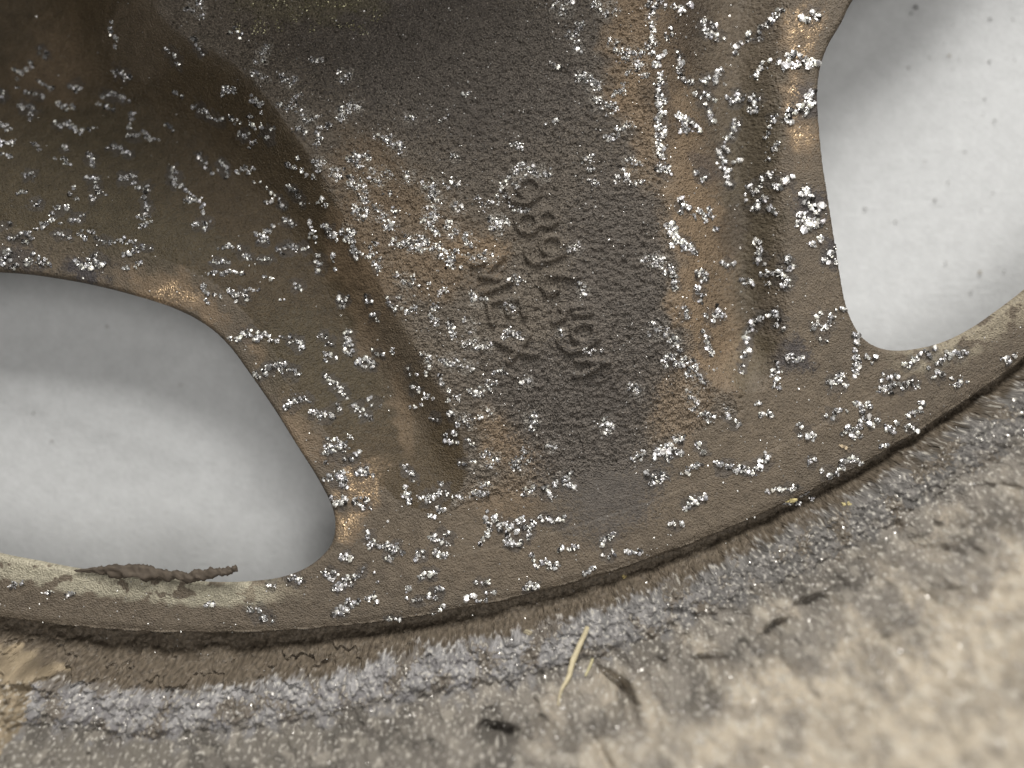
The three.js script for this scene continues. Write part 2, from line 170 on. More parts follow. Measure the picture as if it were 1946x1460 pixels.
  [620, 300, [[420, 650, 80, 70, 0], [510, 680, 40, 40, 0], [620, 710, 40, 40, 0], [345, 770, 80, 40, 55], [385, 740, 30, 30, 0], [430, 810, 90, 70, 0], [560, 840, 110, 70, 80], [650, 910, 80, 60, 60], [765, 890, 50, 40, 80], [800, 750, 80, 50, 10], [85, 760, 60, 60, 0], [120, 950, 70, 60, 80], [120, 1010, 50, 50, 0], [215, 1090, 100, 50, 0], [250, 840, 40, 40, 0], [220, 750, 40, 30, 60], [350, 1020, 40, 30, 80], [270, 1030, 60, 30, 20], [535, 1070, 70, 60, 80], [630, 1080, 50, 50, 0], [665, 1075, 60, 60, 0], [740, 1110, 50, 50, 0], [845, 990, 50, 50, 0], [770, 985, 80, 50, 0], [925, 1140, 60, 60, 40], [870, 1190, 50, 50, 0], [1060, 1185, 50, 50, 0], [790, 1240, 60, 60, 0], [660, 1260, 80, 80, 40], [595, 1170, 50, 40, 80], [850, 1350, 60, 50, 0], [1085, 1395, 80, 70, 80], [985, 940, 90, 60, -10], [1000, 640, 60, 50, 30], [960, 790, 60, 60, 60], [1410, 1020, 90, 40, 0], [1235, 920, 30, 25, 80], [1630, 1230, 70, 60, 0], [1360, 690, 60, 40, 80], [1820, 600, 50, 40, 80], [1835, 680, 50, 30, 80], [1760, 910, 100, 100, 0], [1840, 970, 60, 50, 80], [1820, 1070, 80, 80, 0], [1915, 1090, 60, 60, 0], [1895, 820, 60, 50, 80], [460, 1220, 60, 50, 40], [470, 1310, 50, 50, 0], [540, 1260, 40, 40, 0], [570, 1370, 40, 40, 0], [680, 1370, 80, 50, 60], [750, 1390, 50, 50, 0], [430, 1120, 40, 30, 80], [500, 1140, 40, 40, 0], [1480, 1420, 60, 60, 0], [250, 1290, 70, 40, 40], [1750, 540, 60, 50, 80], [1690, 540, 40, 40, 0]]],
  [1246, 450, [[240, 215, 60, 60, 0], [230, 300, 70, 60, 80], [310, 420, 120, 80, -20], [90, 200, 60, 40, 80], [100, 250, 50, 40, 80], [475, 240, 70, 60, 0], [600, 210, 60, 60, -50], [690, 220, 90, 80, 80], [645, 440, 100, 50, 75], [500, 490, 100, 40, -55], [550, 420, 50, 40, -40], [475, 590, 110, 50, -70], [460, 690, 40, 30, 80], [885, 455, 130, 110, 0], [980, 385, 50, 40, 0], [880, 540, 30, 20, 0], [740, 640, 90, 70, 0], [640, 680, 50, 40, 80], [640, 745, 70, 50, 80], [640, 800, 40, 40, 0], [1060, 580, 90, 70, 60], [1060, 690, 70, 60, 80], [1140, 650, 60, 40, 0], [955, 770, 100, 100, 0], [265, 530, 70, 50, 75], [270, 590, 100, 60, 75], [160, 400, 60, 30, 70], [180, 670, 70, 60, 0], [100, 555, 50, 50, 0], [70, 640, 80, 60, 0], [215, 740, 120, 70, 20], [195, 860, 100, 50, 65], [270, 955, 90, 70, 20], [385, 940, 60, 50, 80], [410, 980, 60, 40, 20], [580, 925, 90, 70, 20], [785, 1030, 100, 60, 40], [930, 940, 70, 60, -30], [985, 920, 60, 40, -20], [1100, 890, 80, 50, 15], [1110, 930, 60, 50, 80], [1080, 990, 70, 40, -50], [1020, 1025, 60, 40, 0], [1060, 1050, 60, 50, 0], [1150, 980, 70, 50, 0], [1220, 790, 80, 60, 40], [1280, 790, 80, 60, 0], [1350, 770, 60, 50, 0], [1240, 740, 80, 40, 0], [1350, 670, 80, 50, -30], [1600, 770, 90, 60, 0], [1600, 620, 90, 60, -20], [1440, 620, 70, 50, 0], [1520, 650, 90, 40, -30], [1380, 920, 100, 50, -45], [1350, 1010, 50, 40, 0], [1250, 1020, 60, 50, 0], [1210, 1100, 60, 30, 0], [820, 1190, 50, 40, 0], [1030, 1190, 110, 60, -20], [920, 1250, 80, 60, 0], [370, 1220, 110, 60, 10], [490, 1230, 90, 60, 20], [565, 1190, 80, 60, -40], [240, 1120, 70, 40, 40], [180, 1230, 100, 50, -30], [120, 1080, 50, 50, 0], [110, 1140, 50, 40, 0], [35, 1140, 70, 60, 80], [20, 1270, 60, 60, 0], [215, 1395, 110, 40, -30], [700, 1330, 100, 40, -10], [620, 1340, 70, 30, 0], [720, 1400, 60, 40, 0], [790, 1360, 60, 30, 30], [1860, 660, 70, 50, 0], [1480, 730, 80, 60, 0]]],
  [620, 700, [[1480, 310, 70, 60, 80], [865, 480, 80, 80, 0], [740, 505, 80, 50, 0], [1035, 490, 100, 90, -40], [1020, 525, 60, 40, 0], [1075, 640, 50, 50, 0], [1165, 660, 70, 50, 30], [1240, 600, 80, 70, -40], [1290, 600, 70, 60, 60], [820, 640, 80, 70, -40], [775, 670, 40, 30, 0], [430, 670, 80, 70, 80], [555, 690, 110, 80, -20], [620, 640, 60, 50, 80], [575, 770, 80, 80, 0], [695, 690, 60, 40, 0], [440, 550, 100, 40, 50], [755, 400, 40, 30, 60], [660, 370, 70, 70, 0], [210, 550, 70, 60, 50], [60, 590, 90, 60, 40], [60, 700, 70, 60, 0], [190, 720, 80, 50, 0], [610, 900, 100, 90, -30], [600, 1000, 80, 80, 0], [500, 990, 60, 50, -40], [850, 790, 70, 40, 70], [910, 820, 80, 60, 60], [840, 890, 80, 40, -50], [1000, 830, 90, 60, -20], [1060, 830, 80, 70, 0], [990, 920, 80, 70, 0], [965, 880, 60, 30, 80], [1060, 885, 50, 40, 80], [1160, 800, 80, 40, 20], [1230, 810, 80, 50, -20], [1490, 900, 90, 40, -45], [1280, 950, 110, 50, -15], [1130, 1020, 100, 60, 10], [1195, 1045, 40, 40, 0], [1490, 990, 60, 40, -20], [1620, 970, 80, 40, 0], [1390, 1070, 60, 40, -20], [1080, 1160, 70, 50, 10], [825, 1130, 60, 30, 0], [790, 1220, 110, 40, 10], [865, 1185, 50, 25, 0], [540, 1090, 80, 60, -20], [430, 1195, 50, 40, 80], [580, 1190, 80, 50, -40], [480, 1230, 60, 30, -10], [245, 1220, 50, 50, 0], [130, 1250, 100, 40, -30], [20, 1080, 50, 40, 0], [120, 1130, 60, 40, -50], [180, 1080, 60, 30, -40], [255, 1105, 45, 25, 80], [75, 1140, 70, 50, -20], [100, 990, 30, 30, 0], [230, 900, 90, 40, 80], [290, 940, 70, 40, 20], [335, 970, 90, 60, 80], [370, 950, 60, 40, 80], [350, 1330, 60, 30, 0], [600, 1280, 70, 40, -20], [1740, 580, 90, 80, 0], [1770, 440, 110, 80, -30], [1850, 450, 50, 40, 0], [1860, 380, 50, 50, 0], [1650, 470, 60, 50, 0], [1920, 710, 80, 50, -30], [1180, 415, 40, 40, 0], [1840, 830, 60, 40, 0]]],
  [0, 935, [[1360, 640, 110, 80, 30], [1430, 680, 40, 30, 0], [80, 490, 60, 40, 0], [240, 525, 35, 28, 0], [370, 540, 50, 40, -10], [1810, 620, 110, 50, -40], [1430, 500, 40, 40, 0], [1550, 460, 90, 60, 0], [1110, 590, 40, 40, 0], [1740, 440, 60, 50, 0], [1790, 500, 60, 40, -20], [1830, 340, 50, 40, 0]]],
];
const CRUMBS = [];
for (const [ox, oy, list] of TILES) for (const [u, v, l, w, a] of list) {
  const [x, y] = spot(ox + u / 2.78, oy + v / 2.78); if (winSdf(x, y) < 5) continue;
  CRUMBS.push({ x, y, l: l / 2.78, w: w / 2.78, a: a * Math.PI / 180, s: l * w, halo: rnd() });
}
CRUMBS.sort((a, b) => b.s - a.s);

// ---------------------------------------------------------------- surface maps over the plan (metal, dirt film, stains, some painted shade)
const X0 = -470, X1 = 2430, Y0 = -860, Y1 = 1860, TW = 2048, TH = Math.round(TW * (Y1 - Y0) / (X1 - X0));
const coarse = (() => {                                   // zone data on a 6-step lattice
  const st = 6, nx = Math.ceil((X1 - X0) / st) + 2, ny = Math.ceil((Y1 - Y0) / st) + 2, W = new Float32Array(nx * ny), A = new Float32Array(nx * ny), B = new Float32Array(nx * ny), PD = new Float32Array(nx * ny);
  for (let j = 0; j < ny; j++) for (let i = 0; i < nx; i++) {
    const x = X0 + i * st, y = Y0 + j * st, k = j * nx + i; W[k] = Math.max(-60, Math.min(400, winSdf(x, y)));
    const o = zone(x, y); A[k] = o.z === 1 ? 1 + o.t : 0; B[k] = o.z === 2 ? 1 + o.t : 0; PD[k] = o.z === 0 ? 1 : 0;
  }
  const get = (F, x, y) => { const u = (x - X0) / st, v = (y - Y0) / st, i = clamp(Math.floor(u), 0, nx - 2), j = clamp(Math.floor(v), 0, ny - 2), a = u - i, b = v - j, k = j * nx + i; return (F[k] * (1 - a) + F[k + 1] * a) * (1 - b) + (F[k + nx] * (1 - a) + F[k + nx + 1] * a) * b; };
  return { W, A, B, PD, get };
})();
// colour patches (stains, painted trough shade): x, y, rx, ry, angle, colour, strength
const TAN = [0.205, 0.148, 0.095], OCH = [0.165, 0.118, 0.074], GRY = [0.09, 0.078, 0.067], OLV = [0.07, 0.057, 0.034], BRN = [0.132, 0.104, 0.074], DRK = [0.05, 0.039, 0.03], PUR = [0.055, 0.05, 0.052], MOS = [0.16, 0.14, 0.075], PALE = [0.3, 0.26, 0.19];
const STAINS_AND_SHADE = [
  [640, 40, 200, 130, 0.2, DRK, 0.5], [900, 120, 330, 170, 0.1, GRY, 0.85], [1000, 300, 200, 120, 0.2, GRY, 0.4], [1170, 520, 110, 220, 0.1, GRY, 0.8],  // first patch darkens the upper end of the pad
  [800, 440, 150, 70, 0.25, TAN, 0.5], [720, 350, 110, 60, 0.7, OCH, 0.7], [900, 480, 70, 34, 0.1, TAN, 0.9], [690, 500, 60, 120, -0.5, OCH, 0.7], [820, 520, 90, 50, 0.2, OCH, 0.7], [760, 700, 70, 140, -0.5, BRN, 0.7],
  [1195, 80, 55, 150, -0.05, TAN, 0.85], [1215, 230, 34, 120, -0.1, TAN, 0.75], [1270, 110, 50, 160, 0, OCH, 0.7], [1310, 300, 60, 130, -0.1, TAN, 0.75], [1330, 430, 70, 110, -0.1, TAN, 0.85], [1310, 560, 34, 150, -0.1, TAN, 0.8], [1365, 610, 60, 90, -0.05, TAN, 0.7], [1290, 770, 50, 110, 0.1, TAN, 0.55], [1370, 690, 70, 60, 0, TAN, 0.6], [1400, 100, 60, 130, 0, BRN, 0.8],
  [1440, 350, 50, 260, 0, OLV, 0.5], [1430, 680, 40, 60, 0, OLV, 0.6], [1530, 330, 40, 140, 0, BRN, 0.6], [1550, 600, 60, 110, 0, BRN, 0.7],  // olive patches paint shade onto the trough wall beside the tall opening
  [985, 850, 60, 46, 0.5, TAN, 0.8], [930, 810, 46, 40, 0.6, TAN, 0.6], [1035, 890, 50, 40, 0.3, TAN, 0.55], [960, 950, 80, 50, -0.3, OCH, 0.6], [860, 1040, 160, 80, 0, BRN, 0.75], [1040, 1060, 150, 60, -0.2, BRN, 0.6], [1330, 930, 200, 90, -0.4, BRN, 0.6], [1500, 800, 140, 90, -0.4, BRN, 0.7], [1640, 760, 120, 60, -0.5, BRN, 0.6],
  [1110, 810, 130, 150, 0.3, GRY, 0.95], [1160, 945, 100, 70, -0.4, GRY, 0.97], [1030, 740, 130, 80, 0.2, GRY, 0.8], [1230, 640, 60, 130, 0, GRY, 0.8],
  [320, 555, 90, 32, 0.32, TAN, 0.9], [400, 590, 40, 26, 0.6, TAN, 0.7], [480, 655, 34, 24, 0.9, TAN, 0.8], [575, 830, 36, 60, -0.5, TAN, 0.65], [560, 760, 30, 40, -0.6, OCH, 0.5], [600, 700, 150, 90, 0.8, OLV, 0.6], [690, 620, 40, 70, -0.5, OCH, 0.45], [760, 790, 26, 90, -0.2, OCH, 0.6],
  [90, 485, 140, 26, 0.1, BRN, 0.9], [120, 330, 200, 160, 0, OLV, 0.6], [300, 450, 160, 70, 0.2, OLV, 0.6], [60, 90, 80, 90, 0, OCH, 0.45], [260, 60, 80, 70, 0.4, BRN, 0.5],
  [1530, 60, 36, 60, 0.5, TAN, 0.8], [1510, 200, 24, 80, 0, TAN, 0.8], [1525, 270, 34, 34, 0, TAN, 0.9], [690, 925, 44, 46, 0.3, TAN, 0.75], [660, 1000, 30, 36, 0, TAN, 0.7],
  [1540, 390, 38, 46, 0, PUR, 0.85], [1540, 190, 34, 30, 0, PUR, 0.7], [1582, 488, 24, 30, 0, PUR, 0.9], [1512, 680, 40, 30, 0, PUR, 0.8], [165, 515, 50, 22, 0, PUR, 0.9], [30, 495, 60, 22, 0, PUR, 0.6], [1345, 300, 30, 40, 0, PUR, 0.5], [560, 15, 120, 34, 0, MOS, 0.3], [690, 20, 30, 34, 0, MOS, 0.3], [1300, 50, 40, 90, 0.1, DRK, 0.6], [1255, 170, 26, 120, 0, DRK, 0.35], [1400, 420, 22, 60, 0.3, DRK, 0.5], [470, 1120, 100, 22, 0.05, PALE, 0.6],  // last patch is a pale tone along the lip
];
const patchGrid = [];                                      // coloured patches only where near
for (const s of STAINS_AND_SHADE) { const r = Math.max(s[2], s[3]) * 1.6; patchGrid.push([s[0] - r, s[0] + r, s[1] - r, s[1] + r, Math.cos(s[4]), Math.sin(s[4])]); }
const halo = new Float32Array(TW * TH), tx = (x) => (x - X0) / (X1 - X0) * TW, ty = (y) => (y - Y0) / (Y1 - Y0) * TH;
for (const c of CRUMBS) {
  if (c.halo > 0.62) continue; const R = c.l * 0.5 + 9, sx = TW / (X1 - X0);
  for (let j = Math.floor(ty(c.y - R * 1.3)); j <= ty(c.y + R * 1.3); j++) for (let i = Math.floor(tx(c.x - R * 1.3)); i <= tx(c.x + R * 1.3); i++) {
    if (i < 0 || j < 0 || i >= TW || j >= TH) continue;
    const ex = i / sx + X0 - c.x, ey = j / sx + Y0 - c.y, ca = Math.cos(c.a), sa = Math.sin(c.a), u = (ex * ca + ey * sa) / (c.l * 0.5 + 7), v = (-ex * sa + ey * ca) / (c.w * 0.5 + 7), q = Math.hypot(u, v) + 0.45 * noise((c.x + ex) * 0.09, (c.y + ey) * 0.09);
    const k = sst(1.05, 0.8, q) * (0.55 + 0.45 * c.halo); if (k > halo[j * TW + i]) halo[j * TW + i] = k;
  }
}
const bead0 = (x) => 1 - sst(950, 1500, x);
const colData = new Uint8Array(TW * TH * 4), rmData = new Uint8Array(TW * TH * 4), bmData = new Uint8Array(TW * TH * 4);
const toS = new Uint8Array(4097); for (let i = 0; i <= 4096; i++) { const v = i / 4096; toS[i] = Math.round(255 * (v <= 0.0031308 ? v * 12.92 : 1.055 * Math.pow(v, 1 / 2.4) - 0.055)); }
for (let j = 0; j < TH; j++) for (let i = 0; i < TW; i++) {
  const x = X0 + (i + 0.5) / TW * (X1 - X0), y = Y0 + (j + 0.5) / TH * (Y1 - Y0), k = j * TW + i;
  const wd = coarse.get(coarse.W, x, y); if (wd < -40) continue;
  const n1 = noise(x * 0.013, y * 0.013), n2 = noise(x * 0.045 + 11, y * 0.045), n3 = noise(x * 0.16, y * 0.16 + 5), n4 = noise(x * 0.36, y * 0.36), n5 = noise(x * 0.71 + 3, y * 0.71);
  const wx = x + 26 * n1 + 12 * n2 + 5 * n3, wy = y + 26 * noise(x * 0.013 + 50, y * 0.013) + 12 * noise(x * 0.045, y * 0.045 + 60) + 5 * n4;
  const d = seamD(x, y); let r, g, b, ro = 0.62, me = 0, bump = 0.5;
  if (d > -1) {
    const c = crustAt(x, y), q = d - c + 8 * n3 + 7 * n2;
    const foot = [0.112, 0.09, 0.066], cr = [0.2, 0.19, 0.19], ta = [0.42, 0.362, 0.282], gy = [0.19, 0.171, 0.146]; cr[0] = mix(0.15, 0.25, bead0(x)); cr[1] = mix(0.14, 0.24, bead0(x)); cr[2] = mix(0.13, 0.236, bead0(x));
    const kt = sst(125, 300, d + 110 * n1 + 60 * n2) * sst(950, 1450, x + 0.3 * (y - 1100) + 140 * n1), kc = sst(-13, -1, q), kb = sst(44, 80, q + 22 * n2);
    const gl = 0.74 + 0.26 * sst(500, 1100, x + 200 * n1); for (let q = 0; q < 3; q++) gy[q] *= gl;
    const far = [mix(gy[0], ta[0], kt), mix(gy[1], ta[1], kt), mix(gy[2], ta[2], kt)];
    const kg = clamp(1.2 * n2 + 0.4 + 0.9 * n3), m = 0.72 + 0.5 * kg;
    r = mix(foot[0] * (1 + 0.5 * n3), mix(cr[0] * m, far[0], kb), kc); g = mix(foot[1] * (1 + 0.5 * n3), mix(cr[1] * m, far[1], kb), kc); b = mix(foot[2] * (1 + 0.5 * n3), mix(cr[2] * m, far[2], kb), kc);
    const blot = sst(0.05, 0.4, noise(x * 0.024 + 33, y * 0.03) + 0.5 * n3) * kb; const smear = sst(0.0, 0.34, noise(x * 0.011 + 20, y * 0.016 + 4) + 0.45 * n2 + 0.2 * n3) * kb * (1 - 0.6 * kt); r = mix(r, 0.075, smear * 0.75); g = mix(g, 0.067, smear * 0.75); b = mix(b, 0.058, smear * 0.75);
    r = mix(r, 0.13, blot * 0.5); g = mix(g, 0.115, blot * 0.5); b = mix(b, 0.1, blot * 0.5);
    const pale = sst(0.2, 0.5, noise(x * 0.035 + 71, y * 0.045) + 0.4 * n3) * kb; const pk = pale * (0.22 + 0.25 * kt); r = mix(r, 0.5, pk); g = mix(g, 0.455, pk); b = mix(b, 0.38, pk);
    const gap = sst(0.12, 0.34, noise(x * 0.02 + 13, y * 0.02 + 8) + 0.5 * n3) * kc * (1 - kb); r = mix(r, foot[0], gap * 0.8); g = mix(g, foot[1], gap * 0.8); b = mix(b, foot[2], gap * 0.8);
    if (x < 240) { const e = lumpD(x + 8 * n3, y + 8 * n2); const m = sst(-4, 5, e); r = mix(r, 0.25 * (1 + 0.5 * n2), m); g = mix(g, 0.2 * (1 + 0.5 * n2), m); b = mix(b, 0.135 * (1 + 0.5 * n2), m); }
    const fl = sst(0.35, 0.6, n3 + 0.5 * n4) * kc; r = mix(r, 0.55, fl * 0.6); g = mix(g, 0.52, fl * 0.6); b = mix(b, 0.46, fl * 0.6);
    ro = mix(0.6, 0.8, kc); bump = 0.5 + 0.25 * n4 + 0.2 * n5;
  } else {
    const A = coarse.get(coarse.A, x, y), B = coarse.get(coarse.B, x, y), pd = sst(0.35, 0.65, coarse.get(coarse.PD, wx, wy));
    r = 0.112; g = 0.09; b = 0.066;
    r = mix(r, 0.122, pd); g = mix(g, 0.102, pd); b = mix(b, 0.08, pd);
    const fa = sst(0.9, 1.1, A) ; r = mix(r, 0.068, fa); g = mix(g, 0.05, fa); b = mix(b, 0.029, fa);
    for (let s = 0; s < STAINS_AND_SHADE.length; s++) {
      const q = patchGrid[s]; if (wx < q[0] || wx > q[1] || wy < q[2] || wy > q[3]) continue;
      const S = STAINS_AND_SHADE[s], ex = wx - S[0], ey = wy - S[1], u = (ex * q[4] + ey * q[5]) / S[2], v = (-ex * q[5] + ey * q[4]) / S[3];
      const e = sst(1.35, 0.55, Math.sqrt(u * u + v * v) + 0.3 * n3 + 0.15 * n4) * S[6], c = S[5]; r = mix(r, c[0], e); g = mix(g, c[1], e); b = mix(b, c[2], e);
    }
    // bare turned metal on the lip under the wide opening, dirt flaked away in patches
    const lip = sst(52, 34, wd + 8 * n2) * sst(1020, 1060, y) * sst(560, 440, x) * sst(0.5, 0.22, noise(x * 0.022 + 3, y * 0.05) + 0.6 * n2 + 0.3 * n3);
    r = mix(r, 0.36, lip); g = mix(g, 0.33, lip); b = mix(b, 0.25, lip); me = Math.max(me, 0.25 * lip);
    const lipB = sst(60, 20, wd + 14 * n2) * sst(1660, 1780, x) * sst(0.4, 0.05, n2 + 0.4 * n3); r = mix(r, 0.3, lipB * 0.8); g = mix(g, 0.26, lipB * 0.8); b = mix(b, 0.19, lipB * 0.8);
    // copper-coloured bare patches beside the openings, crossed by tool marks
    for (const [cx, cy, rx, ry] of [[690, 925, 46, 48], [655, 1000, 28, 36], [1530, 62, 30, 48], [1522, 268, 26, 30], [330, 560, 70, 20], [1512, 190, 12, 60], [1640, 590, 14, 26]]) {
      const ex = (wx - cx) / rx, ey = (wy - cy) / ry, q = sst(1.1, 0.6, Math.sqrt(ex * ex + ey * ey)); if (q <= 0) continue;
      const hatch = sst(0.02, 0.4, noise((x + y) * 0.3, (x - y) * 0.07) + 0.8 * noise((x + y) * 0.06 + 8, (x - y) * 0.22) + 0.6 * n4 + 0.7 * n2);
      const e = q * hatch; r = mix(r, 0.5, e * 0.8); g = mix(g, 0.36, e * 0.8); b = mix(b, 0.22, e * 0.8); me = Math.max(me, 0.75 * e); ro = mix(ro, 0.32, e);
    }
    const hl = halo[k], bl = pd * hl * sst(-0.05, 0.35, n4 + 0.6 * n5 + 0.3 * n3), hd = hl * (1 - pd) * 0.7; r = mix(mix(r, 0.058, hd), 0.42, bl * 0.55); g = mix(mix(g, 0.053, hd), 0.4, bl * 0.55); b = mix(mix(b, 0.05, hd), 0.36, bl * 0.55);
    const spk = sst(0.36, 0.6, n5 + 0.5 * n4) * (0.25 + 0.75 * pd) * 0.3; r = mix(r, 0.34, spk); g = mix(g, 0.3, spk); b = mix(b, 0.25, spk);
    const grain = 1 + (0.26 + 0.3 * pd) * n4 + (0.2 + 0.3 * pd) * n5 + 0.16 * n3 + 0.18 * n2; r *= grain; g *= grain; b *= grain;
    const pit = sst(0.42, 0.6, noise(x * 0.23 + 70, y * 0.23)) * (0.35 + 0.3 * pd + 0.4 * sst(0.9, 1.1, B)); r *= 1 - 0.6 * pit; g *= 1 - 0.62 * pit; b *= 1 - 0.62 * pit;
    ro = mix(ro, 0.74, pd); ro = mix(ro, 0.6, fa); ro += 0.12 * n3;
    bump = 0.5 + (0.13 + 0.22 * pd) * n4 + (0.22 + 0.1 * pd) * n5 + 0.05 * n3 - 0.25 * pit;
  }
  colData[k * 4] = toS[Math.round(clamp(r) * 4096)]; colData[k * 4 + 1] = toS[Math.round(clamp(g) * 4096)]; colData[k * 4 + 2] = toS[Math.round(clamp(b) * 4096)]; colData[k * 4 + 3] = 255;
  rmData[k * 4 + 1] = Math.round(255 * clamp(ro, 0.2, 1)); rmData[k * 4 + 2] = Math.round(255 * clamp(me)); rmData[k * 4 + 3] = 255;
  const bv = Math.round(255 * clamp(bump)); bmData[k * 4] = bmData[k * 4 + 1] = bmData[k * 4 + 2] = bv; bmData[k * 4 + 3] = 255;
}
function dtex(data, w, h, srgb) { const t = new THREE.DataTexture(data, w, h, THREE.RGBAFormat); t.magFilter = THREE.LinearFilter; t.minFilter = THREE.LinearFilter; if (srgb) t.colorSpace = THREE.SRGBColorSpace; t.needsUpdate = true; return t; }
const colTex = dtex(colData, TW, TH, true), rmTex = dtex(rmData, TW, TH), bmTex = dtex(bmData, TW, TH);
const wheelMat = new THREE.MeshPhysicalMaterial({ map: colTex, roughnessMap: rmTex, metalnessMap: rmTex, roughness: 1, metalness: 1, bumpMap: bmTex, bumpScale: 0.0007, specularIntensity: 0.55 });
console.log('maps done');

// ---------------------------------------------------------------- the wheel: one relief, cut into its parts
const wheel = new THREE.Group(); wheel.name = 'alloy_wheel';
wheel.userData = { label: 'dirty corroded alloy wheel seen from its back, spoke between two openings', category: 'wheel' };
scene.add(wheel);
const axis = (a, f0, f1, b, fine, rough) => { const o = []; for (let v = a; v < f0; v += rough) o.push(v); for (let v = f0; v < f1; v += fine) o.push(v); for (let v = f1; v <= b; v += rough) o.push(v); return o; };
const xs = axis(-460, -30, 1980, 2420, 2.6, 10), ys = axis(-850, -30, 1420, 1850, 2.6, 10), NX = xs.length, NY = ys.length, NV = NX * NY;
const vx = new Float32Array(NV), vy = new Float32Array(NV), vs = new Float32Array(NV);
const sdf = (x, y) => Math.min(winSdf(x, y), DEND - seamD(x, y));
for (let j = 0; j < NY; j++) for (let i = 0; i < NX; i++) { const k = j * NX + i; vx[k] = xs[i]; vy[k] = ys[j]; vs[k] = sdf(xs[i], ys[j]); }
for (let j = 1; j < NY - 1; j++) for (let i = 1; i < NX - 1; i++) {
  const k = j * NX + i; if (vs[k] >= 0) continue;
  let near = false; for (let b = -1; b <= 1; b++) for (let a = -1; a <= 1; a++) if (vs[k + b * NX + a] >= 0) near = true;
  if (!near) continue;
  let x = vx[k], y = vy[k];
  for (let it = 0; it < 3; it++) { const s = sdf(x, y), gx = (sdf(x + 0.5, y) - sdf(x - 0.5, y)), gy = (sdf(x, y + 0.5) - sdf(x, y - 0.5)), l = gx * gx + gy * gy + 1e-6; x -= s * gx / l; y -= s * gy / l; }
  vx[k] = x; vy[k] = y;
}
const pos = new Float32Array(NV * 3), uvs = new Float32Array(NV * 2), zid = new Uint8Array(NV);
for (let k = 0; k < NV; k++) {
  const x = vx[k], y = vy[k]; if (vs[k] < -30) { pos[k * 3 + 1] = 0; continue; }
  const o = zone(x, y); let h = heightOf(x, y, true, o), z = o.z;
  const R = 11, e = Math.max(0, winSdf(x, y)); if (e < R) { const q = (R - e) / R; h -= R * (1 - Math.sqrt(Math.max(0, 1 - q * q))); }
  if (z === 0) { const [m, l] = letterDist(x, y); if (m < 9.5) z = 10 + l; }
  zid[k] = z; pos[k * 3] = (x - CX) * P; pos[k * 3 + 1] = h * P; pos[k * 3 + 2] = (y - CY) * P;
  uvs[k * 2] = (x - X0) / (X1 - X0); uvs[k * 2 + 1] = (y - Y0) / (Y1 - Y0);
}
const tris = new Map(), edge = new Map(), all = [];
const put = (a, b, c) => {
  if (vs[a] < 0 && vs[b] < 0 && vs[c] < 0) return;
  for (const v of [a, b, c]) if (vs[v] < -30) return;
  const z = Math.max(zid[a], zid[b], zid[c]); const zz = z >= 10 ? (zid[a] === z) + (zid[b] === z) + (zid[c] === z) >= 2 ? z : 0 : zid[a];
  if (!tris.has(zz)) tris.set(zz, []); tris.get(zz).push(a, b, c); all.push(a, b, c);
  if (Math.min(vs[a], vs[b], vs[c]) < 0 || onBorder(a) || onBorder(b) || onBorder(c)) for (const [p, q] of [[a, b], [b, c], [c, a]]) { const key = p < q ? p * 2e6 + q : q * 2e6 + p; edge.has(key) ? edge.set(key, null) : edge.set(key, [p, q]); }
};
const onBorder = (k) => { const i = k % NX, j = (k / NX) | 0; return i === 0 || j === 0 || i === NX - 1 || j === NY - 1; };
for (let j = 0; j < NY - 1; j++) for (let i = 0; i < NX - 1; i++) { const a = j * NX + i, b = a + 1, c = a + NX, d = c + 1; if ((i + j) & 1) { put(a, c, b); put(b, c, d); } else { put(a, c, d); put(a, d, b); } }
const whole = new THREE.BufferGeometry(); whole.setAttribute('position', new THREE.BufferAttribute(pos, 3)); whole.setIndex(new THREE.BufferAttribute(new Uint32Array(all), 1)); whole.computeVertexNormals();
const nor = whole.attributes.normal.array;
function cut(list) {
  const map = new Map(), idx = new Uint32Array(list.length), src = [];
  for (let i = 0; i < list.length; i++) { let m = map.get(list[i]); if (m === undefined) { m = src.length; map.set(list[i], m); src.push(list[i]); } idx[i] = m; }
  const g = new THREE.BufferGeometry(), p = new Float32Array(src.length * 3), n = new Float32Array(src.length * 3), u = new Float32Array(src.length * 2);
  src.forEach((s, i) => { for (let c = 0; c < 3; c++) { p[i * 3 + c] = pos[s * 3 + c]; n[i * 3 + c] = nor[s * 3 + c]; } u[i * 2] = uvs[s * 2]; u[i * 2 + 1] = uvs[s * 2 + 1]; });
  g.setAttribute('position', new THREE.BufferAttribute(p, 3)); g.setAttribute('normal', new THREE.BufferAttribute(n, 3)); g.setAttribute('uv', new THREE.BufferAttribute(u, 2)); g.setIndex(new THREE.BufferAttribute(idx, 1)); return g;
}
function add(name, geo, mat, parent, label) { const m = new THREE.Mesh(geo, mat); m.name = name; m.castShadow = m.receiveShadow = true; if (label) m.userData.label = label; parent.add(m); return m; }
const PARTS = { 0: ['spoke_pad', 'rough grey-brown raised pad of the spoke with cast lettering'], 1: ['spoke_flank', 'smooth dark brown flank falling away beside the pad'], 2: ['spoke_flank', 'tan stained flank with a shallow trough'], 3: ['outer_ring', 'brown flat ring below the spoke'], 4: ['barrel_foot', 'dark dirty foot of the rim barrel'], 5: ['crusty_bead', 'purple-grey crusty bead along the barrel'], 6: ['rim_barrel', 'pale tan dusty inner barrel of the rim'] };
const made = {};
for (const z of Object.keys(PARTS)) if (tris.has(+z)) made[z] = add(PARTS[z][0], cut(tris.get(+z)), wheelMat, wheel, PARTS[z][1]);
for (let l = 0; l < LETTERS.length; l++) if (tris.has(10 + l)) add('raised_letter', cut(tris.get(10 + l)), wheelMat, made[0]);
